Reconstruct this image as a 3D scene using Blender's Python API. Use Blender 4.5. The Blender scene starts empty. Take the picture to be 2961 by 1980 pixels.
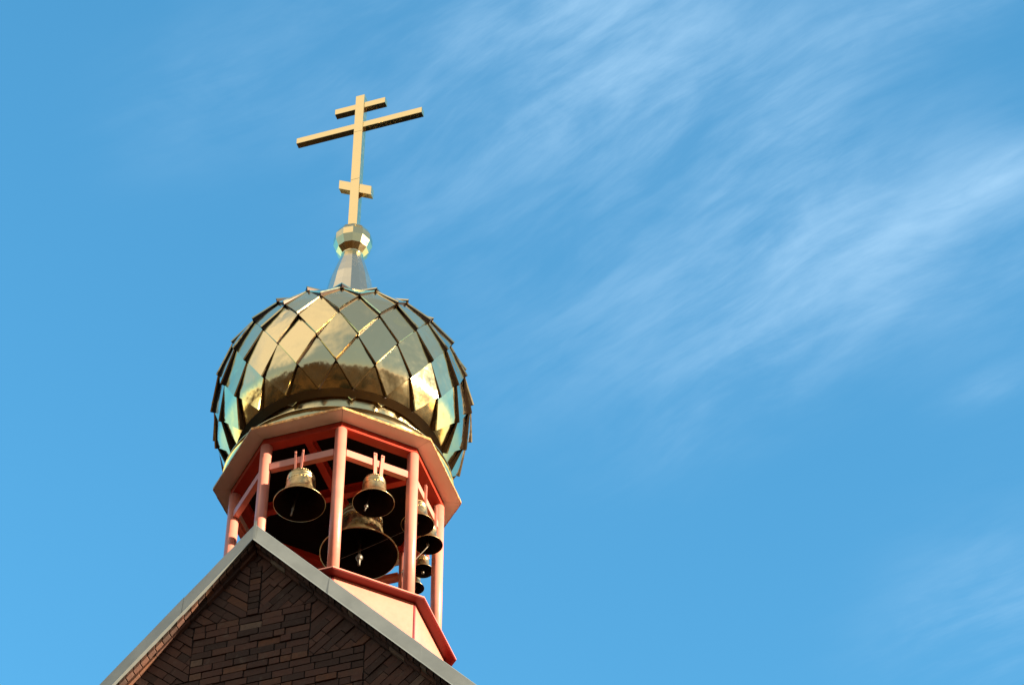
import bpy, bmesh, math, random
from mathutils import Vector, Matrix
random.seed(11)
R=math.radians
sc=bpy.context.scene
COL=sc.collection
Z0=27.872                       # height of the belfry eave above the ground

# ------------------------------------------------------------------ camera
cd=bpy.data.cameras.new('camera'); cam=bpy.data.objects.new('camera',cd); COL.objects.link(cam)
cd.sensor_width=36; cd.lens=97.853; cd.clip_start=.1; cd.clip_end=20000
_r=Vector((0.95241844,0.30479124,-0.00118661)); _u=Vector((0.22237038,-0.69219485,0.68659865)); _f=Vector((-0.20844789,0.65419309,0.72703568))
m=Matrix((( _r.x,_u.x,-_f.x),(_r.y,_u.y,-_f.y),(_r.z,_u.z,-_f.z))).to_4x4()
m.translation=Vector((10.69155,-25.66905,-26.27174+Z0)); cam.matrix_world=m
sc.camera=cam

# ------------------------------------------------------------------ light
SUN_AZ,SUN_EL=-4.5,12.0
sun_dir=Vector((math.cos(R(SUN_AZ))*math.cos(R(SUN_EL)),math.sin(R(SUN_AZ))*math.cos(R(SUN_EL)),math.sin(R(SUN_EL))))
sd=bpy.data.lights.new('sun','SUN'); so=bpy.data.objects.new('sun',sd); COL.objects.link(so)
sd.energy=5.0; sd.angle=R(.53); sd.color=(1,.87,.69)
so.rotation_euler=sun_dir.to_track_quat('Z','Y').to_euler()
sc.view_settings.view_transform='Standard'; sc.view_settings.look='None'
sc.view_settings.exposure=1.6; sc.view_settings.gamma=1

class NT:
    """small node-tree writer"""
    def __init__(s,tree): s.t=tree; s.n=tree.nodes; s.l=tree.links
    def node(s,kind,props=None,**ins):
        nd=s.n.new(kind)
        for k,v in (props or {}).items(): setattr(nd,k,v)
        for k,v in ins.items(): s.put(nd.inputs[k.replace('_',' ')],v)
        return nd
    def put(s,sock,v):
        if isinstance(v,bpy.types.NodeSocket): s.l.new(v,sock)
        elif v is not None:
            if hasattr(sock.default_value,'__len__') and not hasattr(v,'__len__'): v=(v,)*len(sock.default_value)
            if hasattr(sock.default_value,'__len__') and len(sock.default_value)==4 and len(v)==3: v=(*v,1)
            sock.default_value=v
    def math(s,op,a,b=None,c=None,clamp=False):
        nd=s.n.new('ShaderNodeMath'); nd.operation=op; nd.use_clamp=clamp
        for i,v in enumerate((a,b,c)):
            if v is not None: s.put(nd.inputs[i],v)
        return nd.outputs[0]
    def vmath(s,op,a,b=None,scale=None):
        nd=s.n.new('ShaderNodeVectorMath'); nd.operation=op
        s.put(nd.inputs[0],a)
        if b is not None: s.put(nd.inputs[1],b)
        if scale is not None: s.put(nd.inputs['Scale'],scale)
        return nd.outputs['Value'] if op in('DOT_PRODUCT','LENGTH') else nd.outputs[0]
    def noise(s,vec,scale,detail=4,rough=.55,dist=0,out=0):
        nd=s.node('ShaderNodeTexNoise',None,Scale=scale,Detail=detail,Roughness=rough,Distortion=dist)
        if vec is not None: s.l.new(vec,nd.inputs['Vector'])
        return nd.outputs[out]
    def ramp(s,fac,stops,interp='LINEAR'):
        nd=s.n.new('ShaderNodeValToRGB'); s.l.new(fac,nd.inputs[0]); e=nd.color_ramp.elements; nd.color_ramp.interpolation=interp
        while len(e)<len(stops): e.new(.5)
        for el,(p,c) in zip(e,stops): el.position=p; el.color=(*c,1) if len(c)==3 else c
        return nd.outputs[0]
    def mix(s,fac,a,b,mode='MIX'):
        nd=s.n.new('ShaderNodeMix'); nd.data_type='RGBA'; nd.blend_type=mode
        s.put(nd.inputs[0],fac); s.put(nd.inputs[6],a); s.put(nd.inputs[7],b)
        return nd.outputs[2]
    def maprange(s,v,a,b,c=0,d=1,smooth=True):
        nd=s.n.new('ShaderNodeMapRange'); nd.interpolation_type='SMOOTHSTEP' if smooth else 'LINEAR'
        s.put(nd.inputs[0],v)
        for i,x in enumerate((a,b,c,d)): nd.inputs[i+1].default_value=x
        return nd.outputs[0]

# ------------------------------------------------------------------ sky with cirrus
w=bpy.data.worlds.new('World'); sc.world=w; w.use_nodes=True
T=NT(w.node_tree); T.n.clear()
sky=T.node('ShaderNodeTexSky',dict(sky_type='NISHITA',sun_disc=False,sun_elevation=R(SUN_EL),sun_rotation=R(90-SUN_AZ),altitude=100,air_density=1.0,dust_density=.6,ozone_density=1.6))
geo=T.node('ShaderNodeTexCoord')
d=geo.outputs['Generated']
sep=T.node('ShaderNodeSeparateXYZ'); T.l.new(d,sep.inputs[0])
zc=T.math('MAXIMUM',sep.outputs[2],.06)
u=T.math('DIVIDE',sep.outputs[0],zc); v=T.math('DIVIDE',sep.outputs[1],zc)     # the cirrus sheet is a level plane overhead
a=R(19)
along=T.math('SUBTRACT',T.math('MULTIPLY',u,math.cos(a)),T.math('MULTIPLY',v,math.sin(a)))
across=T.math('ADD',T.math('MULTIPLY',u,math.sin(a)),T.math('MULTIPLY',v,math.cos(a)))
def vec(x,y,z=0):
    n=T.node('ShaderNodeCombineXYZ'); T.put(n.inputs[0],x);T.put(n.inputs[1],y);T.put(n.inputs[2],z); return n.outputs[0]
warp=T.noise(vec(along,across),3.2,2,.5)
across_w=T.math('ADD',across,T.math('MULTIPLY',T.math('SUBTRACT',warp,.5),.10))
fib=T.noise(vec(T.math('MULTIPLY',along,4.0),T.math('MULTIPLY',across_w,15.0)),1.0,8,.62,.35)
fine=T.noise(vec(T.math('MULTIPLY',along,13.0),T.math('MULTIPLY',across_w,62.0),3.),1.0,6,.64,.35)
blob=T.noise(vec(T.math('MULTIPLY',along,5.),T.math('MULTIPLY',across,7.),7.),1.0,4,.55,.3)
def patch(cu,cv,A,B,C_,amp):          # an elliptical patch of the cirrus sheet
    du=T.math('SUBTRACT',u,cu); dv=T.math('SUBTRACT',v,cv)
    e=T.math('ADD',T.math('ADD',T.math('MULTIPLY',T.math('MULTIPLY',du,du),A),T.math('MULTIPLY',T.math('MULTIPLY',du,dv),B)),T.math('MULTIPLY',T.math('MULTIPLY',dv,dv),C_))
    return T.math('MULTIPLY',T.math('EXPONENT',T.math('MULTIPLY',e,-.42)),amp)
mask=None
for g in [(-.2213,.7324,647.4,882.9,731.3,1.0),(-.1852,.7998,375.4,344.7,502.5,.55),(-.1343,.89,157.2,349.5,884.1,.70),(-.0531,.9309,643.6,104.6,532.8,.26),(-.1708,.9578,791.8,1700.4,1887.5,.55),(-.0368,.8682,3140,9436,12449,.42),(-.3737,.7017,1381.7,1741.7,2156.5,.3),(-.0344,.7643,495.2,-1179,6737,.4),(-.1021,1.1705,760.6,505.6,599.3,.5),(-.1153,.8113,1299,1253,1293,.45),(-.1595,.7522,1269.7,776.1,1032.8,.35),(-.0646,1.0015,5042,7585,21529,.35),(-.303,.700,1000,1300,1400,.35)]:
    x=patch(*g); mask=x if mask is None else T.math('ADD',mask,x)
hair=T.noise(vec(T.math('MULTIPLY',along,34.0),T.math('MULTIPLY',across_w,150.0),9.),1.0,4,.6,.2)
puff=T.noise(vec(T.math('MULTIPLY',along,13.0),T.math('MULTIPLY',across_w,22.0),4.),1.0,9,.62,.6)
dens=T.math('ADD',T.math('ADD',T.math('MULTIPLY',fib,.30),T.math('MULTIPLY',fine,.28)),T.math('ADD',T.math('MULTIPLY',hair,.12),T.math('MULTIPLY',puff,.30)))
dens=T.math('ADD',dens,T.math('MULTIPLY',T.math('SUBTRACT',blob,.5),.60))
dens=T.math('ADD',T.maprange(dens,.35,.78),.12)
cir=T.math('MULTIPLY',dens,T.math('MINIMUM',mask,1.05),clamp=True)
# unseen cream cloud and grey haze behind the viewer, added for the gold's reflections
bn=T.noise(d,2.2,5,.55,.3)
added_bank=T.vmath('DOT_PRODUCT',d,Vector((-.34,-.56,.76)).normalized())
added_bank=T.math('MULTIPLY',T.maprange(added_bank,.80,.965),T.maprange(bn,-.3,.55))
added_veil=T.math('MULTIPLY',T.maprange(T.vmath('DOT_PRODUCT',d,Vector((.30,-.75,.55)).normalized()),-.02,.55),.9)
cover=T.math('ADD',T.math('MULTIPLY',cir,.72),T.math('MULTIPLY',added_bank,.85),clamp=True)
cover=T.math('MAXIMUM',cover,added_veil)
hsv=T.node('ShaderNodeHueSaturation',None,Hue=.485,Saturation=1.12,Value=1.0); T.l.new(sky.outputs[0],hsv.inputs['Color'])
tintc=T.mix(T.maprange(sep.outputs[2],.15,.62),(1.35,1.25,1.0),(1.08,1.97,2.26))
skyc=T.mix(1.0,hsv.outputs[0],tintc,'MULTIPLY')
cloudc=T.mix(added_veil,(2.55,4.05,5.45),(1.45,1.72,2.0))
cloudc=T.mix(added_bank,cloudc,(6.0,5.3,4.3))
final=T.mix(cover,skyc,cloudc)
bg=T.node('ShaderNodeBackground',None,Strength=.064); T.l.new(final,bg.inputs[0])
out=T.node('ShaderNodeOutputWorld'); T.l.new(bg.outputs[0],out.inputs[0])

# ------------------------------------------------------------------ materials
def material(name,build):
    mt=bpy.data.materials.new(name); mt.use_nodes=True; t=NT(mt.node_tree)
    b=t.n['Principled BSDF']; build(t,b); return mt
def bump(t,b,h,strength,dist):
    n=t.node('ShaderNodeBump',None,Strength=strength,Distance=dist,Height=h); t.l.new(n.outputs[0],b.inputs['Normal'])
def obco(t): return t.node('ShaderNodeTexCoord').outputs['Object']
def M_gold(t,b):
    co=obco(t)
    at=t.node('ShaderNodeAttribute',dict(attribute_name='tint'))
    t.put(b.inputs['Metallic'],1.0)
    smear=t.noise(co,6,4,.6)
    c=t.mix(at.outputs['Fac'],(.91,.72,.37),(.83,.68,.38))
    c=t.mix(t.maprange(smear,.55,.8,0,.2),c,(.70,.55,.30))
    t.put(b.inputs['Base Color'],c)
    t.put(b.inputs['Roughness'],t.maprange(t.noise(co,9,5,.65),.35,.75,.10,.17))
    h=t.math('ADD',t.noise(co,2.6,2,.45),t.math('MULTIPLY',t.noise(co,9,2,.5),.10))
    bump(t,b,h,.32,.05)
def M_goldflat(t,b):
    co=obco(t)
    t.put(b.inputs['Metallic'],1.0); t.put(b.inputs['Base Color'],(.95,.73,.36))
    t.put(b.inputs['Roughness'],t.maprange(t.noise(co,12,4,.6),.3,.7,.12,.24))
    bump(t,b,t.noise(co,2.2,2,.4),.12,.03)
def M_palegilt(t,b):
    co=obco(t)
    t.put(b.inputs['Metallic'],1.0); t.put(b.inputs['Base Color'],(.74,.67,.50))
    t.put(b.inputs['Roughness'],t.maprange(t.noise(co,12,4,.6),.3,.7,.12,.2))
    bump(t,b,t.noise(co,2.2,2,.4),.10,.03)
def M_paint(t,b):
    co=obco(t)
    n=t.noise(co,3.0,6,.65); n2=t.noise(co,28,4,.6)
    c=t.mix(t.maprange(n,.4,.7),(.72,.245,.165),(.66,.215,.145))
    c=t.mix(t.maprange(n2,.60,.78,0,.5),c,(.60,.20,.14))
    t.put(b.inputs['Base Color'],c)
    t.put(b.inputs['Roughness'],t.maprange(n2,.3,.7,.28,.42))
    bump(t,b,t.noise(co,60,3,.6),.10,.004)
def M_red(t,b):
    co=obco(t)
    n=t.noise(co,3.5,6,.65)
    c=t.mix(t.maprange(n,.4,.7),(.48,.040,.016),(.40,.032,.014))
    c=t.mix(t.maprange(t.noise(co,30,4,.6),.62,.8,0,.5),c,(.40,.07,.035))
    t.put(b.inputs['Base Color'],c); t.put(b.inputs['Specular IOR Level'],.3)
    t.put(b.inputs['Roughness'],.42)
    bump(t,b,t.noise(co,60,3,.6),.10,.004)
def M_sillshade(t,b):  # red darkened to put the shade under the sill into its colour
    co=obco(t)
    t.put(b.inputs['Base Color'],t.mix(t.noise(co,5,5,.6),(.20,.010,.006),(.15,.010,.007))); t.put(b.inputs['Roughness'],.42); t.put(b.inputs['Specular IOR Level'],.3)
def M_shadesteel(t,b):  # near-black brown that paints in shade under the scales and dome edge
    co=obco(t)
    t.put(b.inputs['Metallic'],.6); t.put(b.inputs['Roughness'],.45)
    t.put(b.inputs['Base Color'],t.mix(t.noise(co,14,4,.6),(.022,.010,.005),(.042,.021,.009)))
def M_eave(t,b):
    co=obco(t)
    n=t.noise(co,2.2,5,.6)
    c=t.mix(t.maprange(n,.35,.7),(.90,.80,.70),(.85,.73,.62))
    rust=t.math('MULTIPLY',t.maprange(t.noise(co,7,5,.7),.66,.74),.8)
    c=t.mix(rust,c,(.42,.16,.04))
    t.put(b.inputs['Base Color'],c); t.put(b.inputs['Roughness'],.6)
    bump(t,b,t.noise(co,40,3,.6),.12,.004)
def M_rust(t,b):
    co=obco(t)
    c=t.ramp(t.noise(co,16,5,.7),[(.35,(.30,.12,.04)),(.55,(.62,.33,.10)),(.72,(.75,.50,.32))])
    t.put(b.inputs['Base Color'],c); t.put(b.inputs['Roughness'],.6); t.put(b.inputs['Metallic'],.3)
    bump(t,b,t.noise(co,30,4,.7),.4,.01)
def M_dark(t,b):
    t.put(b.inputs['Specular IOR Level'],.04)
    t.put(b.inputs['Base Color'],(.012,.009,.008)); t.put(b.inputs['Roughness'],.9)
def M_trim(t,b):
    t.put(b.inputs['Base Color'],(.22,.025,.025)); t.put(b.inputs['Roughness'],.45)
def M_bronze(t,b):
    co=obco(t)
    n=t.noise(co,7,6,.65)
    c=t.mix(t.maprange(n,.35,.7),(.66,.49,.24),(.44,.31,.14))
    t.put(b.inputs['Base Color'],c); t.put(b.inputs['Metallic'],1.0)
    t.put(b.inputs['Roughness'],t.maprange(t.noise(co,18,5,.6),.3,.7,.26,.46))
    bump(t,b,t.noise(co,45,3,.6),.18,.004)
def M_bellshade(t,b):  # near-black bell insides, their shade put into the colour
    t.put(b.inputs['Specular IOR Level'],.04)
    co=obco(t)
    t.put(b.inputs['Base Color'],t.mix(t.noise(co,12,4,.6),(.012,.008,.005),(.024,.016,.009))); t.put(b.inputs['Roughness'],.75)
def M_steel(t,b):
    co=obco(t)
    t.put(b.inputs['Base Color'],t.mix(t.noise(co,20,4,.6),(.24,.20,.15),(.13,.105,.08))); t.put(b.inputs['Metallic'],.8); t.put(b.inputs['Roughness'],.5)
def M_zinc(t,b):
    co=obco(t)
    n=t.noise(co,1.6,5,.6); s=t.noise(co,55,3,.6)
    c=t.mix(t.maprange(n,.35,.7),(.33,.35,.315),(.28,.295,.265))
    c=t.mix(t.maprange(s,.55,.75,0,.25),c,(.24,.255,.225))
    t.put(b.inputs['Base Color'],c); t.put(b.inputs['Metallic'],.5); t.put(b.inputs['Roughness'],t.maprange(n,.3,.7,.34,.44))
    bump(t,b,t.math('ADD',t.noise(co,2.5,2,.5),t.math('MULTIPLY',s,.03)),.30,.05)
def M_brick(t,b):
    t.put(b.inputs['Specular IOR Level'],.2)
    co=obco(t)
    at=t.node('ShaderNodeAttribute',dict(attribute_name='tint')).outputs['Fac']
    c=t.ramp(at,[(0,(.055,.030,.021)),(.25,(.085,.043,.030)),(.5,(.125,.055,.036)),(.72,(.145,.068,.042)),(.88,(.17,.070,.036)),(1,(.22,.155,.105))])
    g=t.noise(co,14,6,.7)
    c=t.mix(t.maprange(g,.35,.75,0,.55),c,(.085,.055,.040))
    c=t.mix(t.maprange(t.noise(co,4.5,4,.6),.58,.8,0,.5),c,(.20,.15,.11))
    t.put(b.inputs['Base Color'],c); t.put(b.inputs['Roughness'],.88)
    bump(t,b,t.math('ADD',t.noise(co,26,6,.7),t.math('MULTIPLY',t.noise(co,90,3,.6),.4)),.7,.012)
def M_mortar(t,b):
    t.put(b.inputs['Specular IOR Level'],.04)
    co=obco(t)
    t.put(b.inputs['Base Color'],t.mix(t.noise(co,20,5,.7),(.020,.017,.014),(.05,.042,.035))); t.put(b.inputs['Roughness'],.95)
    bump(t,b,t.noise(co,60,4,.7),.6,.01)
def M_wallbrick(t,b):
    t.put(b.inputs['Specular IOR Level'],.04)
    co=obco(t)
    mp=t.node('ShaderNodeMapping'); t.l.new(co,mp.inputs[0]); mp.inputs['Rotation'].default_value=(R(90),0,0)
    br=t.node('ShaderNodeTexBrick',None,Scale=1.0,Mortar_Size=.008,Brick_Width=.29,Row_Height=.106,Color1=(.15,.075,.05),Color2=(.10,.05,.04),Mortar=(.09,.08,.07)); t.l.new(mp.outputs[0],br.inputs[0])
    t.put(b.inputs['Base Color'],br.outputs[0]); t.put(b.inputs['Roughness'],.9)
def M_roof(t,b):
    t.put(b.inputs['Specular IOR Level'],.04)
    co=obco(t)
    t.put(b.inputs['Base Color'],t.mix(t.noise(co,1.5,6,.7),(.010,.007,.005),(.018,.011,.008))); t.put(b.inputs['Roughness'],.7)
    wv=t.node('ShaderNodeTexWave',dict(bands_direction='Z'),Scale=2.2,Distortion=.3); t.l.new(co,wv.inputs[0])
    bump(t,b,wv.outputs[0],.5,.04)
def M_ground(t,b):
    t.put(b.inputs['Specular IOR Level'],.04)
    co=obco(t)
    big=t.noise(co,.045,6,.6,.6); sm=t.noise(co,.6,6,.7)
    c=t.ramp(big,[(.36,(.004,.005,.002)),(.47,(.010,.008,.003)),(.53,(.17,.075,.022)),(.585,(.012,.007,.003)),(.72,(.006,.005,.003)),(.8,(.05,.03,.012))])  # near-black tone and amber patches added for the dome's reflections
    c=t.mix(t.math('MULTIPLY',sm,.6),c,(.006,.005,.002))
    t.put(b.inputs['Base Color'],c); t.put(b.inputs['Roughness'],.95)
    bump(t,b,sm,.6,.2)
def M_rope(t,b):
    t.put(b.inputs['Specular IOR Level'],.04)
    t.put(b.inputs['Base Color'],(.22,.18,.13)); t.put(b.inputs['Roughness'],.8)
MT={k:material(n,f) for k,n,f in (('gold','polished gilded steel',M_gold),('goldflat','brushed gilded steel',M_goldflat),('palegilt','pale gilded steel',M_palegilt),('paint','salmon red paint',M_paint),('red','deep red paint',M_red),('shadesteel','dark steel with painted shade',M_shadesteel),('sillshade','red paint with underside shade',M_sillshade),('eave','weathered salmon boarding',M_eave),('rust','rusty drip edge',M_rust),('dark','dark boarding',M_dark),('trim','dark red trim',M_trim),('bronze','cast bronze',M_bronze),('steel','grey steel',M_steel),('bellshade','bronze with inside shade',M_bellshade),('zinc','zinc sheet',M_zinc),('brick','clinker brick',M_brick),('mortar','lime mortar',M_mortar),('wallbrick','facade brick',M_wallbrick),('roof','roof tiles',M_roof),('ground','soil with reflection patches',M_ground),('rope','hemp rope',M_rope))}

# ------------------------------------------------------------------ object helpers (coordinates: tower axis at x=y=0, eave at z=0)
def thing(name,label,cat,loc,group=None):
    o=bpy.data.objects.new(name,None); COL.objects.link(o); o.location=(loc[0],loc[1],loc[2]+Z0); o.empty_display_size=.3
    o['label']=label; o['category']=cat; o['o']=list(loc)
    if group: o['group']=group
    return o
ORG={}
class MB:
    def __init__(s): s.v=[];s.f=[];s.tint=[];s.sm=[]
    def add(s,vs,fs,tint=0.,smooth=False):
        n=len(s.v); s.v+= [tuple(x) for x in vs]
        for f in fs: s.f.append([i+n for i in f]); s.tint.append(tint); s.sm.append(smooth)
    def box(s,c,size,rot=None,tint=0.):
        hx,hy,hz=[q/2 for q in size]; c=Vector(c)
        vs=[Vector((x,y,z)) for x in(-hx,hx) for y in(-hy,hy) for z in(-hz,hz)]
        if rot is not None: vs=[rot@q for q in vs]
        s.add([c+q for q in vs],[(0,1,3,2),(4,6,7,5),(0,4,5,1),(2,3,7,6),(0,2,6,4),(1,5,7,3)],tint)
    def prism(s,poly,y0,y1,tint=0.):
        """polygon in x,z (counter clockwise seen from the front, -y) from y0 (front) to y1"""
        n=len(poly)
        vs=[(x,y0,z) for x,z in poly]+[(x,y1,z) for x,z in poly]
        fs=[list(range(n)),list(range(2*n-1,n-1,-1))]+[[i,i+n,(i+1)%n+n,(i+1)%n] for i in range(n)]
        s.add(vs,fs,tint)
    def lathe(s,prof,n,c=(0,0,0),smooth=True,phase=0.,cap=False):
        vs=[];fs=[]
        for r,z in prof:
            for k in range(n):
                t=phase+2*math.pi*k/n; vs.append((c[0]+r*math.cos(t),c[1]+r*math.sin(t),c[2]+z))
        for i in range(len(prof)-1):
            for k in range(n):
                a=i*n+k; b=i*n+(k+1)%n; fs.append((a,b,b+n,a+n))
        if cap: fs.append(list(range(n-1,-1,-1))); fs.append([(len(prof)-1)*n+k for k in range(n)])
        s.add(vs,fs,0.,smooth)
    def tube(s,pts,r,n=10,smooth=True):
        pts=[Vector(p) for p in pts]; vs=[];fs=[]
        for i,p in enumerate(pts):
            d=(pts[min(i+1,len(pts)-1)]-pts[max(i-1,0)]).normalized()
            up=Vector((0,0,1)) if abs(d.z)<.9 else Vector((1,0,0))
            x=d.cross(up).normalized(); y=x.cross(d)
            rr=r[i] if hasattr(r,'__len__') else r
            for k in range(n):
                t=2*math.pi*k/n; vs.append(p+x*rr*math.cos(t)+y*rr*math.sin(t))
        for i in range(len(pts)-1):
            for k in range(n):
                a=i*n+k;b=i*n+(k+1)%n; fs.append((a,a+n,b+n,b))
        fs.append(list(range(n))); fs.append([(len(pts)-1)*n+k for k in range(n-1,-1,-1)])
        s.add(vs,fs,0.,smooth)
    def build(s,name,mat,parent=None,bevel=0,label=None,recalc=True,subparts=None):
        me=bpy.data.meshes.new(name); off=Vector((0,0,-Z0))
        if parent is not None: off=Vector(ORG.get(parent.name) or parent.get('o'))
        me.from_pydata([Vector(q)-off for q in s.v],[],s.f)
        for p,sm in zip(me.polygons,s.sm): p.use_smooth=sm
        at=me.attributes.new('tint','FLOAT','FACE')
        for i,t in enumerate(s.tint): at.data[i].value=t
        if recalc:
            bm=bmesh.new(); bm.from_mesh(me); bmesh.ops.recalc_face_normals(bm,faces=bm.faces); bm.to_mesh(me); bm.free()
        me.materials.append(MT[mat])
        o=bpy.data.objects.new(name,me); COL.objects.link(o)
        if parent is not None: o.parent=parent; ORG[o.name]=tuple(off)
        if bevel:
            b=o.modifiers.new('bevel','BEVEL'); b.width=bevel; b.segments=2; b.limit_method='ANGLE'; b.angle_limit=R(40)
        if label: o['label']=label
        return o
def P(r,az,z): return Vector((r*math.cos(R(az)),r*math.sin(R(az)),z))
def oct_pts(r,z): return [P(r,22.5+45*k,z) for k in range(8)]
def oct_ring(mb,loops,closed=False):
    """loft octagon loops [(r,z),...]"""
    vs=[];fs=[]
    for r,z in loops: vs+=oct_pts(r,z)
    L=len(loops)
    for i in range(L if closed else L-1):
        for k in range(8):
            a=i*8+k;b=i*8+(k+1)%8;j=(i+1)%L
            fs.append((a,b,j*8+(k+1)%8,j*8+k))
    mb.add(vs,fs)

# ------------------------------------------------------------------ ground
g=MB(); n=48
ring=[0,30,120,600,3000,9000]; vs=[(0,0,-Z0)];fs=[]
for r in ring[1:]:
    for k in range(n): vs.append((r*math.cos(2*math.pi*k/n),r*math.sin(2*math.pi*k/n),-Z0))
for k in range(n): fs.append((0,1+k,1+(k+1)%n))
for i in range(len(ring)-2):
    for k in range(n): a=1+i*n+k;b=1+i*n+(k+1)%n; fs.append((a,b,b+n,a+n))
g.add(vs,fs); go=g.build('ground','ground'); go['kind']='structure'

# ------------------------------------------------------------------ brick church
S=1.132                          # slope of the gable
HALF=7.4; YF=-2.42; YB=24.
church=thing('brick_church','dark brown brick church gable with pale zinc verge below the belfry','church',(0,0,-Z0))
zt=-3.05; ze=zt-S*HALF
mb=MB(); poly=[(-HALF,-Z0),(HALF,-Z0),(HALF,ze),(0,zt),(-HALF,ze)]
mb.prism(poly,YF+.022,YB); wall=mb.build('wall','wallbrick',church)
mb=MB(); zb=-8.2; xb=(zt-zb)/S
mb.prism([(-xb,zb),(xb,zb),(0,zt)],YF+.014,YF+.0215); mb.build('mortar_bed','mortar',wall)

def clip(poly,nx,nz,c):          # keep nx*x+nz*z<=c
    o=[]
    for i in range(len(poly)):
        p,q=poly[i],poly[(i+1)%len(poly)]
        dp=nx*p[0]+nz*p[1]-c; dq=nx*q[0]+nz*q[1]-c
        if dp<=0: o.append(p)
        if dp*dq<0:
            t=dp/(dp-dq); o.append((p[0]+t*(q[0]-p[0]),p[1]+t*(q[1]-p[1])))
    return o
def area(p): return .5*sum(p[i][0]*p[(i+1)%len(p)][1]-p[(i+1)%len(p)][0]*p[i][1] for i in range(len(p)))
def tint():
    x=random.random()
    return random.uniform(0,.55) if x<.62 else (random.uniform(.5,.9) if x<.93 else random.uniform(.9,1.))
mb=MB(); ZR=-3.16
def brick(poly,t,front):
    if len(poly)>=3 and abs(area(poly))>.0006:
        if area(poly)<0: poly=poly[::-1]
        mb.prism(poly,front,YF+.02,t)
J=.0075; CH=.106
# level courses in the stepped field
steps=[(.755,-4.15),(1.465,-4.985),(2.175,-5.82),(2.885,-6.655),(3.6,-7.49)]
z=-4.15; row=0
while z-CH>-8.15:
    zc_=z-CH/2
    xm=[s for s,zs in steps if zc_<zs][-1]
    x=-xm; 
    first=True
    while x<xm-.02:
        ln=random.choice((.29,.29,.29,.145,.27,.31)) if not first or row%2==0 else .16
        first=False
        x1=min(x+ln,xm)
        if xm-x1<.06: x1=xm
        j=[random.uniform(-.003,.003) for _ in range(4)]
        brick([(x+J,z-CH+J+j[0]),(x1-J,z-CH+J+j[1]),(x1-J,z-J+j[2]),(x+J,z-J+j[3])],tint(),YF+random.uniform(-.014,.007))
        x=x1
    z-=CH; row+=1
# upright strip of headers under the apex
z=-3.37
while z-.098>-4.16:
    brick([(-.075+J,z-.098+J),(.075-J,z-.098+J),(.075-J,z-J),(-.075+J,z-J)],tint(),YF-.012+random.uniform(-.006,.004)); z-=.0975
# tumbled courses square to the rake
nn=math.hypot(1,S); ax=(1/nn,-S/nn); bx_=(-S/nn,-1/nn)     # along the right rake, inward normal
regions=[(.0,-3.37,9)]+[(.08,-4.15,-3.37)]+[(steps[i][0]+.006,steps[i+1][1],steps[i][1]) for i in range(4)]
a0=0.
while a0<7.2:
    for side in (1,-1):
        off=random.choice((0,.145,.07)); b0=-off
        while b0<1.3:
            ln=random.choice((.31,.31,.40,.29,.16)); JJ=.006
            q=[(a0+JJ,b0+.004),(a0+CH-JJ,b0+.004),(a0+CH-JJ,b0+ln-.004),(a0+JJ,b0+ln-.004)]
            pts=[(aa*ax[0]+bb*bx_[0],ZR+aa*ax[1]+bb*bx_[1]) for aa,bb in q]
            t=tint() if random.random()<.25 else random.uniform(.1,.6); fr=YF+random.uniform(-.012,.007)
            for x0,zl,zh in regions:
                pp=clip(pts,-1,0,-x0-.003); pp=clip(pp,0,-1,-zl) if pp else pp; pp=clip(pp,0,1,zh) if pp else pp
                pp=clip(pp,S,1,ZR) if pp else pp
                if pp and len(pp)>=3: brick([(side*x,z_) for x,z_ in pp],t,fr)
            b0+=ln
    a0+=CH
mb.build('brickwork','brick',wall)
# raking mouldings of projecting brick
for nm,pitch,zu,zl,front,jj in (('dentil_course',.128,-2.98,-3.115,-2.545,.010),('stretcher_course',.30,-3.0,-3.172,-2.478,.006)):
    mb=MB()
    for side in (1,-1):
        x=0.004
        while x<HALF:
            dx=pitch/nn; x1=x+dx
            g_=jj/nn
            pl=[(x+g_,zu-S*(x+g_)),(x+g_,zl-S*(x+g_)),(x1-g_,zl-S*(x1-g_)),(x1-g_,zu-S*(x1-g_))]
            k=random.uniform(-.006,.006); pl=[(side*a_,b_+(k if i in(1,2) else 0)) for i,(a_,b_) in enumerate(pl)]
            if area(pl)<0: pl=pl[::-1]
            mb.prism(pl,front+random.uniform(-.007,.004),YF+.01,tint())
            x=x1
    mb.build(nm,'brick',wall)
# roof
mb=MB(); rt=-2.84; rb=-3.0
for side in (1,-1):
    pl=[(0,rt),(side*(HALF+.4),rt-S*(HALF+.4)),(side*(HALF+.4),rb-S*(HALF+.4)),(0,rb)]
    if area(pl)<0: pl=pl[::-1]
    mb.prism(pl,-2.50,YB+.2)
mb.build('roof','roof',church)
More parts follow.
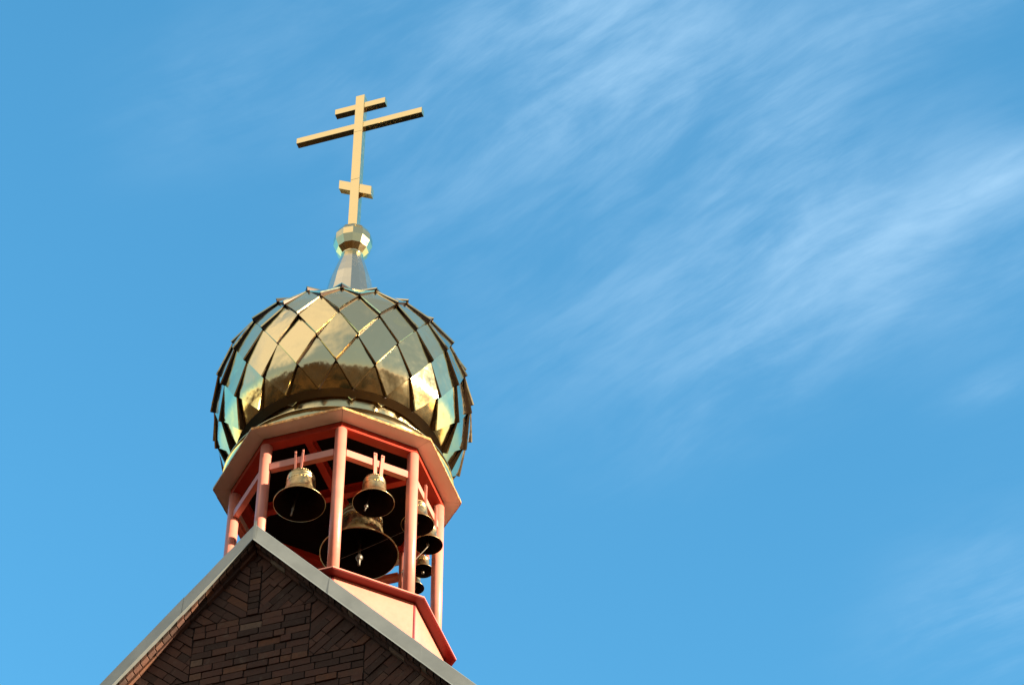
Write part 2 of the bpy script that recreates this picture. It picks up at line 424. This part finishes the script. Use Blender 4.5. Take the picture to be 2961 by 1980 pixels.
# zinc verge, in lapped lengths
for side in (1,-1):
    mb=MB()
    cuts=[0,.03,1.04,2.21,3.6,5.1,HALF+.4] if side>0 else [0,.86,2.3,3.9,5.6,HALF+.4]
    if side>0: cuts=[0]+cuts[2:]
    up,lo=-2.795,-3.079
    for i in range(len(cuts)-1):
        x0,x1=cuts[i],cuts[i+1]+(.03 if i<len(cuts)-2 else 0)
        fr=-2.606-.004*((len(cuts)-i)%2)
        k=.002*((len(cuts)-i)%2); TL=.022
        # front sheet, top return and drip lip as one folded section
        sec=[(fr+.10,lo+.045),(fr+.001,lo+.012-k),(fr-.010,lo-k),(fr-.002,lo+.022),(fr+TL,up-.012),(fr+TL+.006,up+k),(fr+.22,up+.02+k)]
        vs=[]
        steps_=6
        for q in range(steps_+1):
            x=x0+(x1-x0)*q/steps_
            for yy,zz in sec: vs.append((side*x,yy+random.uniform(-.0022,.0022),zz-S*x+random.uniform(-.0018,.0018)))
        n=len(sec); fs=[]
        for q in range(steps_):
            for k2 in range(n-1): a_=q*n+k2; fs.append((a_,a_+1,a_+1+n,a_+n))
        mb.add(vs,fs)
    o=mb.build('verge_flashing','zinc',church)
    so_=o.modifiers.new('sheet','SOLIDIFY'); so_.thickness=.002
mb=MB()
mb.prism([(0.0,-3.085),(.034,-3.06),(.036,-2.80),(.03,-2.772),(.0,-2.79)],-2.6155,-2.6125); mb.build('apex_cover','zinc',church)

# ------------------------------------------------------------------ belfry
RC=1.39; DF=RC*math.cos(R(22.5))
bel=thing('belfry','open octagonal salmon red belfry with round posts standing behind the gable','belfry',(0,0,-5.2))
RW=1.512
for k in range(8):
    a0,a1=22.5+45*k,67.5+45*k
    mb=MB(); p,q=P(RW,a0,0),P(RW,a1,0); d_=(q-p).normalized(); nrm=P(1,a0+22.5,0)
    p2,q2=p+d_*.024,q-d_*.024
    vs=[p2+Vector((0,0,-6.5)),q2+Vector((0,0,-6.5)),q2+Vector((0,0,-2.80)),p2+Vector((0,0,-2.80))]
    vs+=[x-nrm*.04 for x in vs]
    mb.add(vs,[(0,1,2,3),(7,6,5,4),(0,4,5,1),(1,5,6,2),(2,6,7,3),(3,7,4,0)])
    mb.build('wall_panel','paint',bel)
    mb=MB(); c=P(RW-.004,a0,0)
    u1=Vector((-math.sin(R(a0)),math.cos(R(a0)),0)); n_=P(1,a0,0)
    w2=.023
    prof=[c+u1*w2*1.05-n_*.014,c+u1*.008+n_*.004,c-u1*.008+n_*.004,c-u1*w2*1.05-n_*.014,c-n_*.05]
    vs=[x+Vector((0,0,-6.5)) for x in prof]+[x+Vector((0,0,-2.803)) for x in prof]
    mb.add(vs,[(i,(i+1)%5,(i+1)%5+5,i+5) for i in range(5)]+[(4,3,2,1,0),(5,6,7,8,9)])
    mb.build('corner_trim','trim',bel)
mb=MB(); oct_ring(mb,[(1.28,-2.7735),(1.660,-2.7735),(1.660,-2.806),(1.645,-2.806),(1.640,-2.798),(1.28,-2.80)],True)
sl=mb.build('sill','sillshade',bel,.003)
mb=MB(); oct_ring(mb,[(1.60,-2.7715),(1.669,-2.7715),(1.671,-2.793),(1.6615,-2.793),(1.6615,-2.7732),(1.60,-2.7732)],True); mb.build('lit_sill_edge','paint',sl)  # paler strip paints in the sunlit lip of the sill
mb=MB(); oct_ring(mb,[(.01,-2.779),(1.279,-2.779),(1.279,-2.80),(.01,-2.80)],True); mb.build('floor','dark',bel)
for k in range(8):
    a=22.5+45*k; c=P(RC,a,0)
    mb=MB(); mb.lathe([(.079,-2.771),(.079,-.107)],28,(c.x,c.y,0),True,cap=True)
    mb.build('post','paint',bel)
mb=MB(); oct_ring(mb,[(1.457,-.003),(1.457,-.105),(1.300,-.105),(1.300,-.003)],True)
mb.build('ring_beam','red',bel,.003)
# eave: boarded soffit with mitred joints, rusty drip edge
mb=MB()
for k in range(8):
    a0,a1=22.5+45*k,67.5+45*k
    i0,i1,o0,o1=P(1.46,a0,.0),P(1.46,a1,.0),P(1.694,a0,.0),P(1.694,a1,.0)
    e=(i1-i0).normalized()*.0022
    q=[i0+e,i1-e,o1-e,o0+e]; up=Vector((0,0,.02))
    mb.add(q+[x+up for x in q],[(0,1,2,3),(7,6,5,4),(0,4,5,1),(1,5,6,2),(2,6,7,3),(3,7,4,0)])
mb.build('soffit','eave',bel)
mb=MB(); oct_ring(mb,[(1.25,.022),(1.690,.022),(1.690,.03),(1.25,.03)],True)
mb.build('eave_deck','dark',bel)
mb=MB()
for k in range(8):
    a0,a1=22.5+45*k,67.5+45*k; N=26
    for i in range(N):
        t0,t1=i/N,(i+1)/N
        pa=P(1.6955,a0,0).lerp(P(1.6955,a1,0),t0); pb=P(1.6955,a0,0).lerp(P(1.6955,a1,0),t1)
        n_=P(1,a0+22.5,0); h0=-.006+random.uniform(-.004,.002); th=.006+random.uniform(0,.003)
        vs=[pa+Vector((0,0,h0)),pb+Vector((0,0,h0)),pb+Vector((0,0,.034)),pa+Vector((0,0,.034))]; vs+=[x+n_*th for x in vs]
        mb.add(vs,[(3,2,1,0),(4,5,6,7),(0,1,5,4),(1,2,6,5),(2,3,7,6),(3,0,4,7)])
mb.build('drip_edge','rust',bel)
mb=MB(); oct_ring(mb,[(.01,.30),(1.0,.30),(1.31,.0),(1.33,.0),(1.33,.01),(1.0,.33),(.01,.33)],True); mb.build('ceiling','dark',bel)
for ang,zz in ((0,.0),(90,.006)):
    mb=MB(); rot=Matrix.Rotation(R(ang),3,'Z')
    mb.box((0,0,-.02+zz),(2.50,.10,.012),rot); mb.box((0,0,.055+zz),(2.50,.012,.138),rot); mb.box((0,0,.13+zz),(2.3,.10,.012),rot)
    mb.build('ceiling_beam','red',bel)
for k in range(8):
    az=45*k; rot=Matrix.Rotation(R(az),3,'Z')
    mb=MB(); L=.90
    def fc(t,o,z): return rot@Vector((DF+o,t,z))
    mb.box(fc(0,.028,-.507),(.010,L,.118),rot); mb.box(fc(0,-.012,-.452),(.07,L,.008),rot); mb.box(fc(0,-.012,-.562),(.07,L,.008),rot)
    mb.box(fc(L/2+.02,.0,-.507),(.05,.05,.07),rot); mb.box(fc(-L/2-.02,.0,-.507),(.05,.05,.07),rot)
    mb.build('bell_rail','paint',bel,.002)

# ------------------------------------------------------------------ bells
def bell(name,label,c,r,h,group,az=0,straps=None,hung=None,clap=(0,0),detail=True,ball=.10,claplen=1.0,cat='bell'):
    """c = centre of the mouth; r mouth radius; h height to the shoulder top"""
    root=thing(name,label,cat,c,group); x,y,z=c
    prof=[(0,.93),(.30,.97),(.40,.975),(.47,.965),(.515,.935),(.525,.90),(.54,.885),(.545,.865),(.53,.85),(.535,.80),(.555,.785),(.56,.765),(.545,.75),(.55,.70),(.565,.60),(.59,.50),(.625,.40),(.675,.30),(.74,.215),(.80,.155),(.815,.150),(.83,.135),(.90,.075),(.965,.035),(1.0,.012),(1.0,0),(.975,-.006),(.93,.012),(.85,.075),(.76,.15),(.68,.23),(.60,.36),(.545,.50),(.51,.66),(.49,.82),(.40,.90),(0,.91)]
    mb=MB(); mb.lathe([(max(a_*r,.001),b_*h) for a_,b_ in prof],56,(x,y,z))
    bd=mb.build('bell_body','bronze',root); bd.data.materials.append(MT['bellshade'])
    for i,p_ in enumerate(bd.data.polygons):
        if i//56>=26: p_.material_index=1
    if detail:
        mb=MB()
        for k in range(26):
            t=2*math.pi*k/26; rr=.553*r
            rot=Matrix.Rotation(t,3,'Z')@Matrix.Rotation(R(45),3,'X')
            mb.box(Vector((x+rr*math.cos(t),y+rr*math.sin(t),z+.70*h)),(r*.03,r*.075,r*.075),rot)
        mb.build('tooth_band','bronze',bd); mb=MB()
        vs=[];fs=[];K=120
        for k in range(K):
            t=2*math.pi*k/K; bl=r*(.028+.014*math.cos(30*t))
            for j in range(6):
                f_=2*math.pi*j/6; rr=.45*r+bl*math.cos(f_); vs.append((x+rr*math.cos(t),y+rr*math.sin(t),z+.975*h+bl*math.sin(f_)))
        for k in range(K):
            for j in range(6): fs.append((k*6+j,((k+1)%K)*6+j,((k+1)%K)*6+(j+1)%6,k*6+(j+1)%6))
        mb.add(vs,fs,0.,True)
        mb.build('bead_ring','bronze',bd)
    mb=MB()
    for sgn in (-1,1):
        rot=Matrix.Rotation(R(az),3,'Z')
        pts=[Vector((x,y,z))+rot@Vector((0,sgn*r*.12*q,h*.95+r*.26*math.sin(math.pi*w_))) for q,w_ in ((.3,0),(.5,.25),(.9,.5),(1.35,.3),(1.6,0))]
        mb.tube(pts,r*.05,8)
    mb.build('crown_loop','bronze',root)
    if straps:
        rot=Matrix.Rotation(R(az),3,'Z'); n_=rot@Vector((1,0,0)); t_=rot@Vector((0,1,0))
        dr=straps['r']
        for tt in straps['t']:
            mb=MB(); o=Vector((0,0,0))
            top=n_*dr+t_*tt+Vector((0,0,straps['top'])); bot=n_*(dr-.0)+t_*(straps['tb']+(tt-straps['tb'])*.72)+Vector((0,0,z+h*.985))
            wv=t_*(straps['w']/2) if not straps.get('turn') else n_*(straps['w']/2)
            tv=n_*.005 if not straps.get('turn') else t_*.005
            vs=[bot-wv-tv,bot+wv-tv,bot+wv+tv,bot-wv+tv]; vs+=[q+(top-bot) for q in vs]
            mb.add(vs,[(3,2,1,0),(4,5,6,7),(0,1,5,4),(1,2,6,5),(2,3,7,6),(3,0,4,7)])
            for f_ in (.06,.93):
                pc=bot.lerp(top,f_); nv=n_ if not straps.get('turn') else t_
                mb.tube([pc-nv*.012,pc+nv*.02],.010,6,False)
            mb.build('hanger_strap','paint' if straps.get('paint') else 'steel',root)
    if hung:
        mb=MB(); mb.tube([(x,y,z+h*.95),(x,y,hung)],r*.06,10); mb.box((x,y,z+h*.99),(r*.22,r*.3,r*.16)); mb.build('hanger_bar','shadesteel',root)
    cx,cy=clap; zl=z-.03*h-(claplen-1)*h
    mb=MB(); p0=Vector((x,y,z+h*.88)); p1=Vector((x+cx,y+cy,zl)); dd=(p1-p0)
    mb.tube([p0,p0+dd*.9,p0+dd*1.08],r*.035,8)
    b1=r*ball; nrm=dd.normalized()
    pts=[p0+dd*.86,p0+dd*.86+nrm*b1*.25,p0+dd*.86+nrm*b1*.9,p0+dd*.86+nrm*b1*1.6,p0+dd*.86+nrm*b1*1.95,p0+dd*.86+nrm*b1*2.0]
    mb.tube(pts,[b1*.35,b1*.75,b1,b1*.8,b1*.35,b1*.1],12)
    mb.build('clapper','steel',root)
    return root,p0+dd*1.08
db=DF-.02
def fpt(az,dr,t,z):
    v_=Matrix.Rotation(R(az),3,'Z')@Vector((dr,t,z)); return (v_.x,v_.y,v_.z)
GR='bells hung in the belfry'
bA,eA=bell('bell','large brass bell under thin upright straps in the left front opening',fpt(-90,db,-.005,-1.275),.345,.51,GR,-90,dict(r=DF+.045,t=(-.084,.025),tb=-.03,top=-.352,w=.028,paint=True),clap=(-.08,-.04),ball=.055,claplen=1.30)
bB,eB=bell('bell','brass bell on two wide pale straps, in front of the biggest bell',fpt(-45,db,-.007,-1.19),.278,.42,GR,-45,dict(r=DF+.045,t=(-.04,.071),tb=.0,top=-.345,w=.047,paint=True),clap=(-.08,-.07),ball=.10,claplen=1.3)
bC,eC=bell('bell','small brass bell half hidden behind the right front post',fpt(0,db,-.225,-1.085),.222,.36,GR,0,dict(r=DF+.045,t=(-.135,-.105),tb=-.15,top=-.29,w=.03,turn=True,paint=True),clap=(0,-.03),ball=.12)
bD,eD=bell('bell','small brass bell with a cord tied to its clapper, right beside the rightmost post',fpt(0,db,.215,-1.065),.196,.32,GR,0,dict(r=DF+.045,t=(.29,.325),tb=.25,top=-.29,w=.03,turn=True,paint=True),clap=(.0,-.02),ball=.13,claplen=1.05)
bE,eE=bell('bell','tiny dark bell below the bell with the cord, touching the rightmost post',fpt(45,db,-.12,-.945),.145,.23,GR,45,dict(r=DF+.045,t=(-.15,-.09),tb=-.12,top=-.36,w=.03,paint=True),clap=(0,0),ball=.17,claplen=1.1)
bF,eF=bell('bell','tiny brass bell lowest of all, at the foot of the right front post',fpt(45,db,.125,-1.06),.132,.22,GR,45,dict(r=DF+.045,t=(.10,.15),tb=.125,top=-.36,w=.03,paint=True),clap=(0,0),ball=.17)
bG,eG=bell('bell','biggest dark bronze bell, hung in the middle of the belfry with a pear shaped clapper',(.35,.03,-1.135),.53,.75,GR,0,None,hung=-.03,clap=(.07,-.16),ball=.095,claplen=1.36)
def rope(label,pts,r):
    pts=[Vector(p) for p in pts]; out=[]
    for i in range(len(pts)-1):
        for k in range(8):
            t=k/8; q=pts[i].lerp(pts[i+1],t); q.z-=.05*(1-(2*t-1)**2)*(pts[i+1]-pts[i]).length*.3; out.append(q)
    out.append(pts[-1])
    root=thing('bell_rope',label,'rope',tuple(out[0]),'clapper cords in the belfry')
    mb=MB(); mb.tube(out,r,6); mb.build('cord','rope',root)
rope('taut cord from the small right bell running down to the left',[eD,(.95,.05,-1.62)],.006)
rope('thin cord crossing in front of the biggest bell',[(1.22,-.5,-1.41),(-.2,-.45,-1.72)],.0025)

# ------------------------------------------------------------------ onion dome
dome=thing('onion_dome','gold onion dome clad in mirror bright diamond scales above the belfry','dome',(0,0,.03))
NS=20; PH=-71.78
ROW=[(.50,3.42),(.72,3.16),(1.02,2.98),(1.32,2.82),(1.59,2.605),(1.772,2.236),(1.862,1.80),(1.856,1.34),(1.755,.905),(1.52,.60),(1.385,.475)]
# index 4 is the row of tips on the skyline
LIFT=.072
def rowp(k,i,lift=0.):
    r,z=ROW[k]; r0,z0=ROW[max(k-1,0)]; r1,z1=ROW[min(k+1,len(ROW)-1)]
    t=Vector((r1-r0,z1-z0)).normalized(); nx,nz=-t.y,t.x            # outward normal in the r,z plane
    if k>=9: nx,nz=.80,-.60
    h=LIFT-lift
    r2,z2=r-nx*h,z-nz*h
    return P(r2,PH+i*360/NS,z2),Vector((math.cos(R(PH+i*360/NS))*nx,math.sin(R(PH+i*360/NS))*nx,nz))
random.seed(2)
DARK=[]; mb=MB(); N=7
for k in range(2,len(ROW)-1):
    for s in range(NS):
        i=s+(0 if k%2==0 else .5)
        lf=LIFT*(1+random.uniform(-.10,.10))
        if k==len(ROW)-1: lf*=.12
        if k<4: lf*=.5
        Tt,_=rowp(k-2,i); Lf,_=rowp(k-1,i-.5); Rt,_=rowp(k-1,i+.5); Bt,nB=rowp(k,i,lf)
        Tt=Tt+ (Bt-Tt)*.0
        e1=(Rt-Lf); e2=(Tt-Bt); nrm=e1.cross(e2).normalized()
        if nrm.dot(nB)<0: nrm=-nrm
        Lf=Lf+nrm*(.016+random.uniform(-.012,.024)); Rt=Rt+nrm*(.016+random.uniform(-.012,.024)); Tt=Tt+nrm*random.uniform(-.020,.010)
        bulge=random.uniform(-.002,.010); sk=random.uniform(-.25,.25); dent=random.uniform(-.006,.010)
        vs=[];fs=[]
        for a_ in range(N+1):
            for b_ in range(N+1):
                x,y=a_/N,b_/N
                p=Tt*(1-x)*(1-y)+Rt*x*(1-y)+Lf*(1-x)*y+Bt*x*y
                fo=Tt+(Rt-Tt)*x+(Lf-Tt)*y if x+y<1 else Bt+(Lf-Bt)*(1-x)+(Rt-Bt)*(1-y)
                p=p.lerp(fo,.85 if k>=8 else .25)
                w_=16*x*(1-x)*y*(1-y)
                p=p+nrm*(bulge*w_*(1+sk*(x-y))+dent*math.sin(3.1*(x+y)+sk*9)*w_)
                vs.append(p)
        for a_ in range(N):
            for b_ in range(N):
                q=a_*(N+1)+b_; fs.append((q,q+1,q+N+2,q+N+1))
        tn=random.random()
        mb.add(vs,fs,tn,True)
        # folded returns along the two lower edges (Rt->Bt and Lf->Bt)
        for X in (Rt,Lf):
            vs=[];M=6
            inw=(Bt+nrm*0-X); 
            side_in=((Tt+Bt)/2-X).normalized()
            for q in range(M+1):
                t=q/M; p=X.lerp(Bt,t); hgt=.022+(lf*1.02-.006)*t
                vs.append(p); vs.append(p-nrm*.019-side_in*.005); vs.append(p-nrm*hgt-side_in*.004)
                vs.append(p-nrm*hgt+side_in*(.03*t))
            fs=[]
            for q in range(M):
                for j in range(3): a_=q*4+j; fs.append((a_,a_+1,a_+5,a_+4))
            f0=len(mb.f); mb.add(vs,fs,tn,False)
            DARK.extend(f0+j for j in range(len(fs)) if j%3!=0)  # these faces are coloured dark as the shaded gap below each scale
for s_ in (0,1,4,6,9,13,16,18):
    az=PH+(s_+.5)*360/NS+random.uniform(-1,1); hw=random.uniform(2.0,3.6); dp=random.uniform(.025,.055)
    mb.add([P(1.336,az-hw,.605),P(1.336,az+hw,.605),P(1.328,az+random.uniform(-.5,.5),.595-dp),P(1.325,az-hw,.60),P(1.325,az+hw,.60),P(1.322,az,.595-dp)],[(0,1,2),(5,4,3),(0,2,5,3),(1,4,5,2),(0,3,4,1)],random.random())
so2=mb.build('scale_cladding','gold',dome,recalc=False); so2.data.materials.append(MT['shadesteel'])
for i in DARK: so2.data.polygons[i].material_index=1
mb=MB(); sh=[]
for k in range(len(ROW)-1):
    q,_=rowp(k,0); sh.append((math.hypot(q.x,q.y)-.012,q.z))
mb.lathe(sh,80); mb.build('shell','gold',dome)
mb=MB(); mb.lathe([sh[-1],(1.325,.605)],80); mb.lathe([(1.325,.605),(1.322,.612),(1.295,.68)],80); mb.build('hem','shadesteel',dome)  # hem underside coloured dark to paint in its shade
mb=MB(); mb.lathe([(1.308,.70),(1.203,.20),(1.195,.10)],96); nb=mb.build('neck_drum','goldflat',dome)
for k in range(10):
    az=PH+9+k*36; c=P(1.2575,az,.45); mb=MB(); mb.box(c,(.006,.02,.46),Matrix.Rotation(R(az),3,'Z')@Matrix.Rotation(R(11.9),3,'Y'))
    mb.build('seam_strip','gold',nb)
mb=MB(); mb.lathe([(1.20,.20),(1.50,.172),(1.585,.160),(1.596,.153),(1.594,.144),(1.580,.138),(1.565,.034)],120); mb.build('base_ring','gold',dome)
mb=MB(); mb.lathe([(.60,3.30),(.48,3.52),(.405,3.85),(.352,4.12),(.316,4.34),(.262,4.55),(.205,4.76),(.160,4.92),(.150,4.96)],18,(0,0,0),False,R(-67)); co_=mb.build('spire_cone','palegilt',dome)
mb=MB(); mb.lathe([(.162,4.915),(.168,4.93),(.168,4.955),(.150,4.965)],32); mb.build('collar','gold',co_)

# ------------------------------------------------------------------ cross
cr=thing('orthodox_cross','gold three barred Orthodox cross on a faceted ball at the very top','cross',(0,0,4.95))
mb=MB(); mb.lathe([(.09,-.296),(.165,-.275),(.243,-.165),(.292,-.03),(.292,.105),(.25,.21),(.14,.285),(.07,.295)],12,(0,0,5.205),False,R(-69.5),cap=True)
mb.build('finial_ball','gold',cr)
mb=MB()
pw=.0735
for z0,z1 in ((5.45,6.668),(6.672,7.834),(7.838,8.742)): mb.box((0,0,(z0+z1)/2),(2*pw,.135,z1-z0))
mb.box((0,0,7.1),(2*pw-.008,.127,3.2))
mb.build('post','goldflat',cr,.003)
mb=MB(); mb.box((0,0,8.49),(.846,.105,.128)); mb.build('crossbar','goldflat',cr,.003)
mb=MB(); mb.box((0,0,8.00),(2.10,.105,.128)); mb.build('crossbar','goldflat',cr,.003)
mb=MB(); rot=Matrix.Rotation(math.atan2(.335,.54),3,'Y')
# slanted foot rest with upright cut ends
hx=.270; dz=.335/.54
pl=[(-hx,6.563+dz*hx*.97-.0),(-hx,6.563+dz*hx*.97-.005)]
zc2=6.49
pl=[(-hx,zc2+dz*hx-.10),(hx,zc2-dz*hx-.10),(hx,zc2-dz*hx+.10),(-hx,zc2+dz*hx+.10)]
mb.prism(pl,-.0525,.0525); mb.build('foot_rest','goldflat',cr,.003)
for o in bpy.data.objects:
    if 'o' in o.keys(): del o['o']
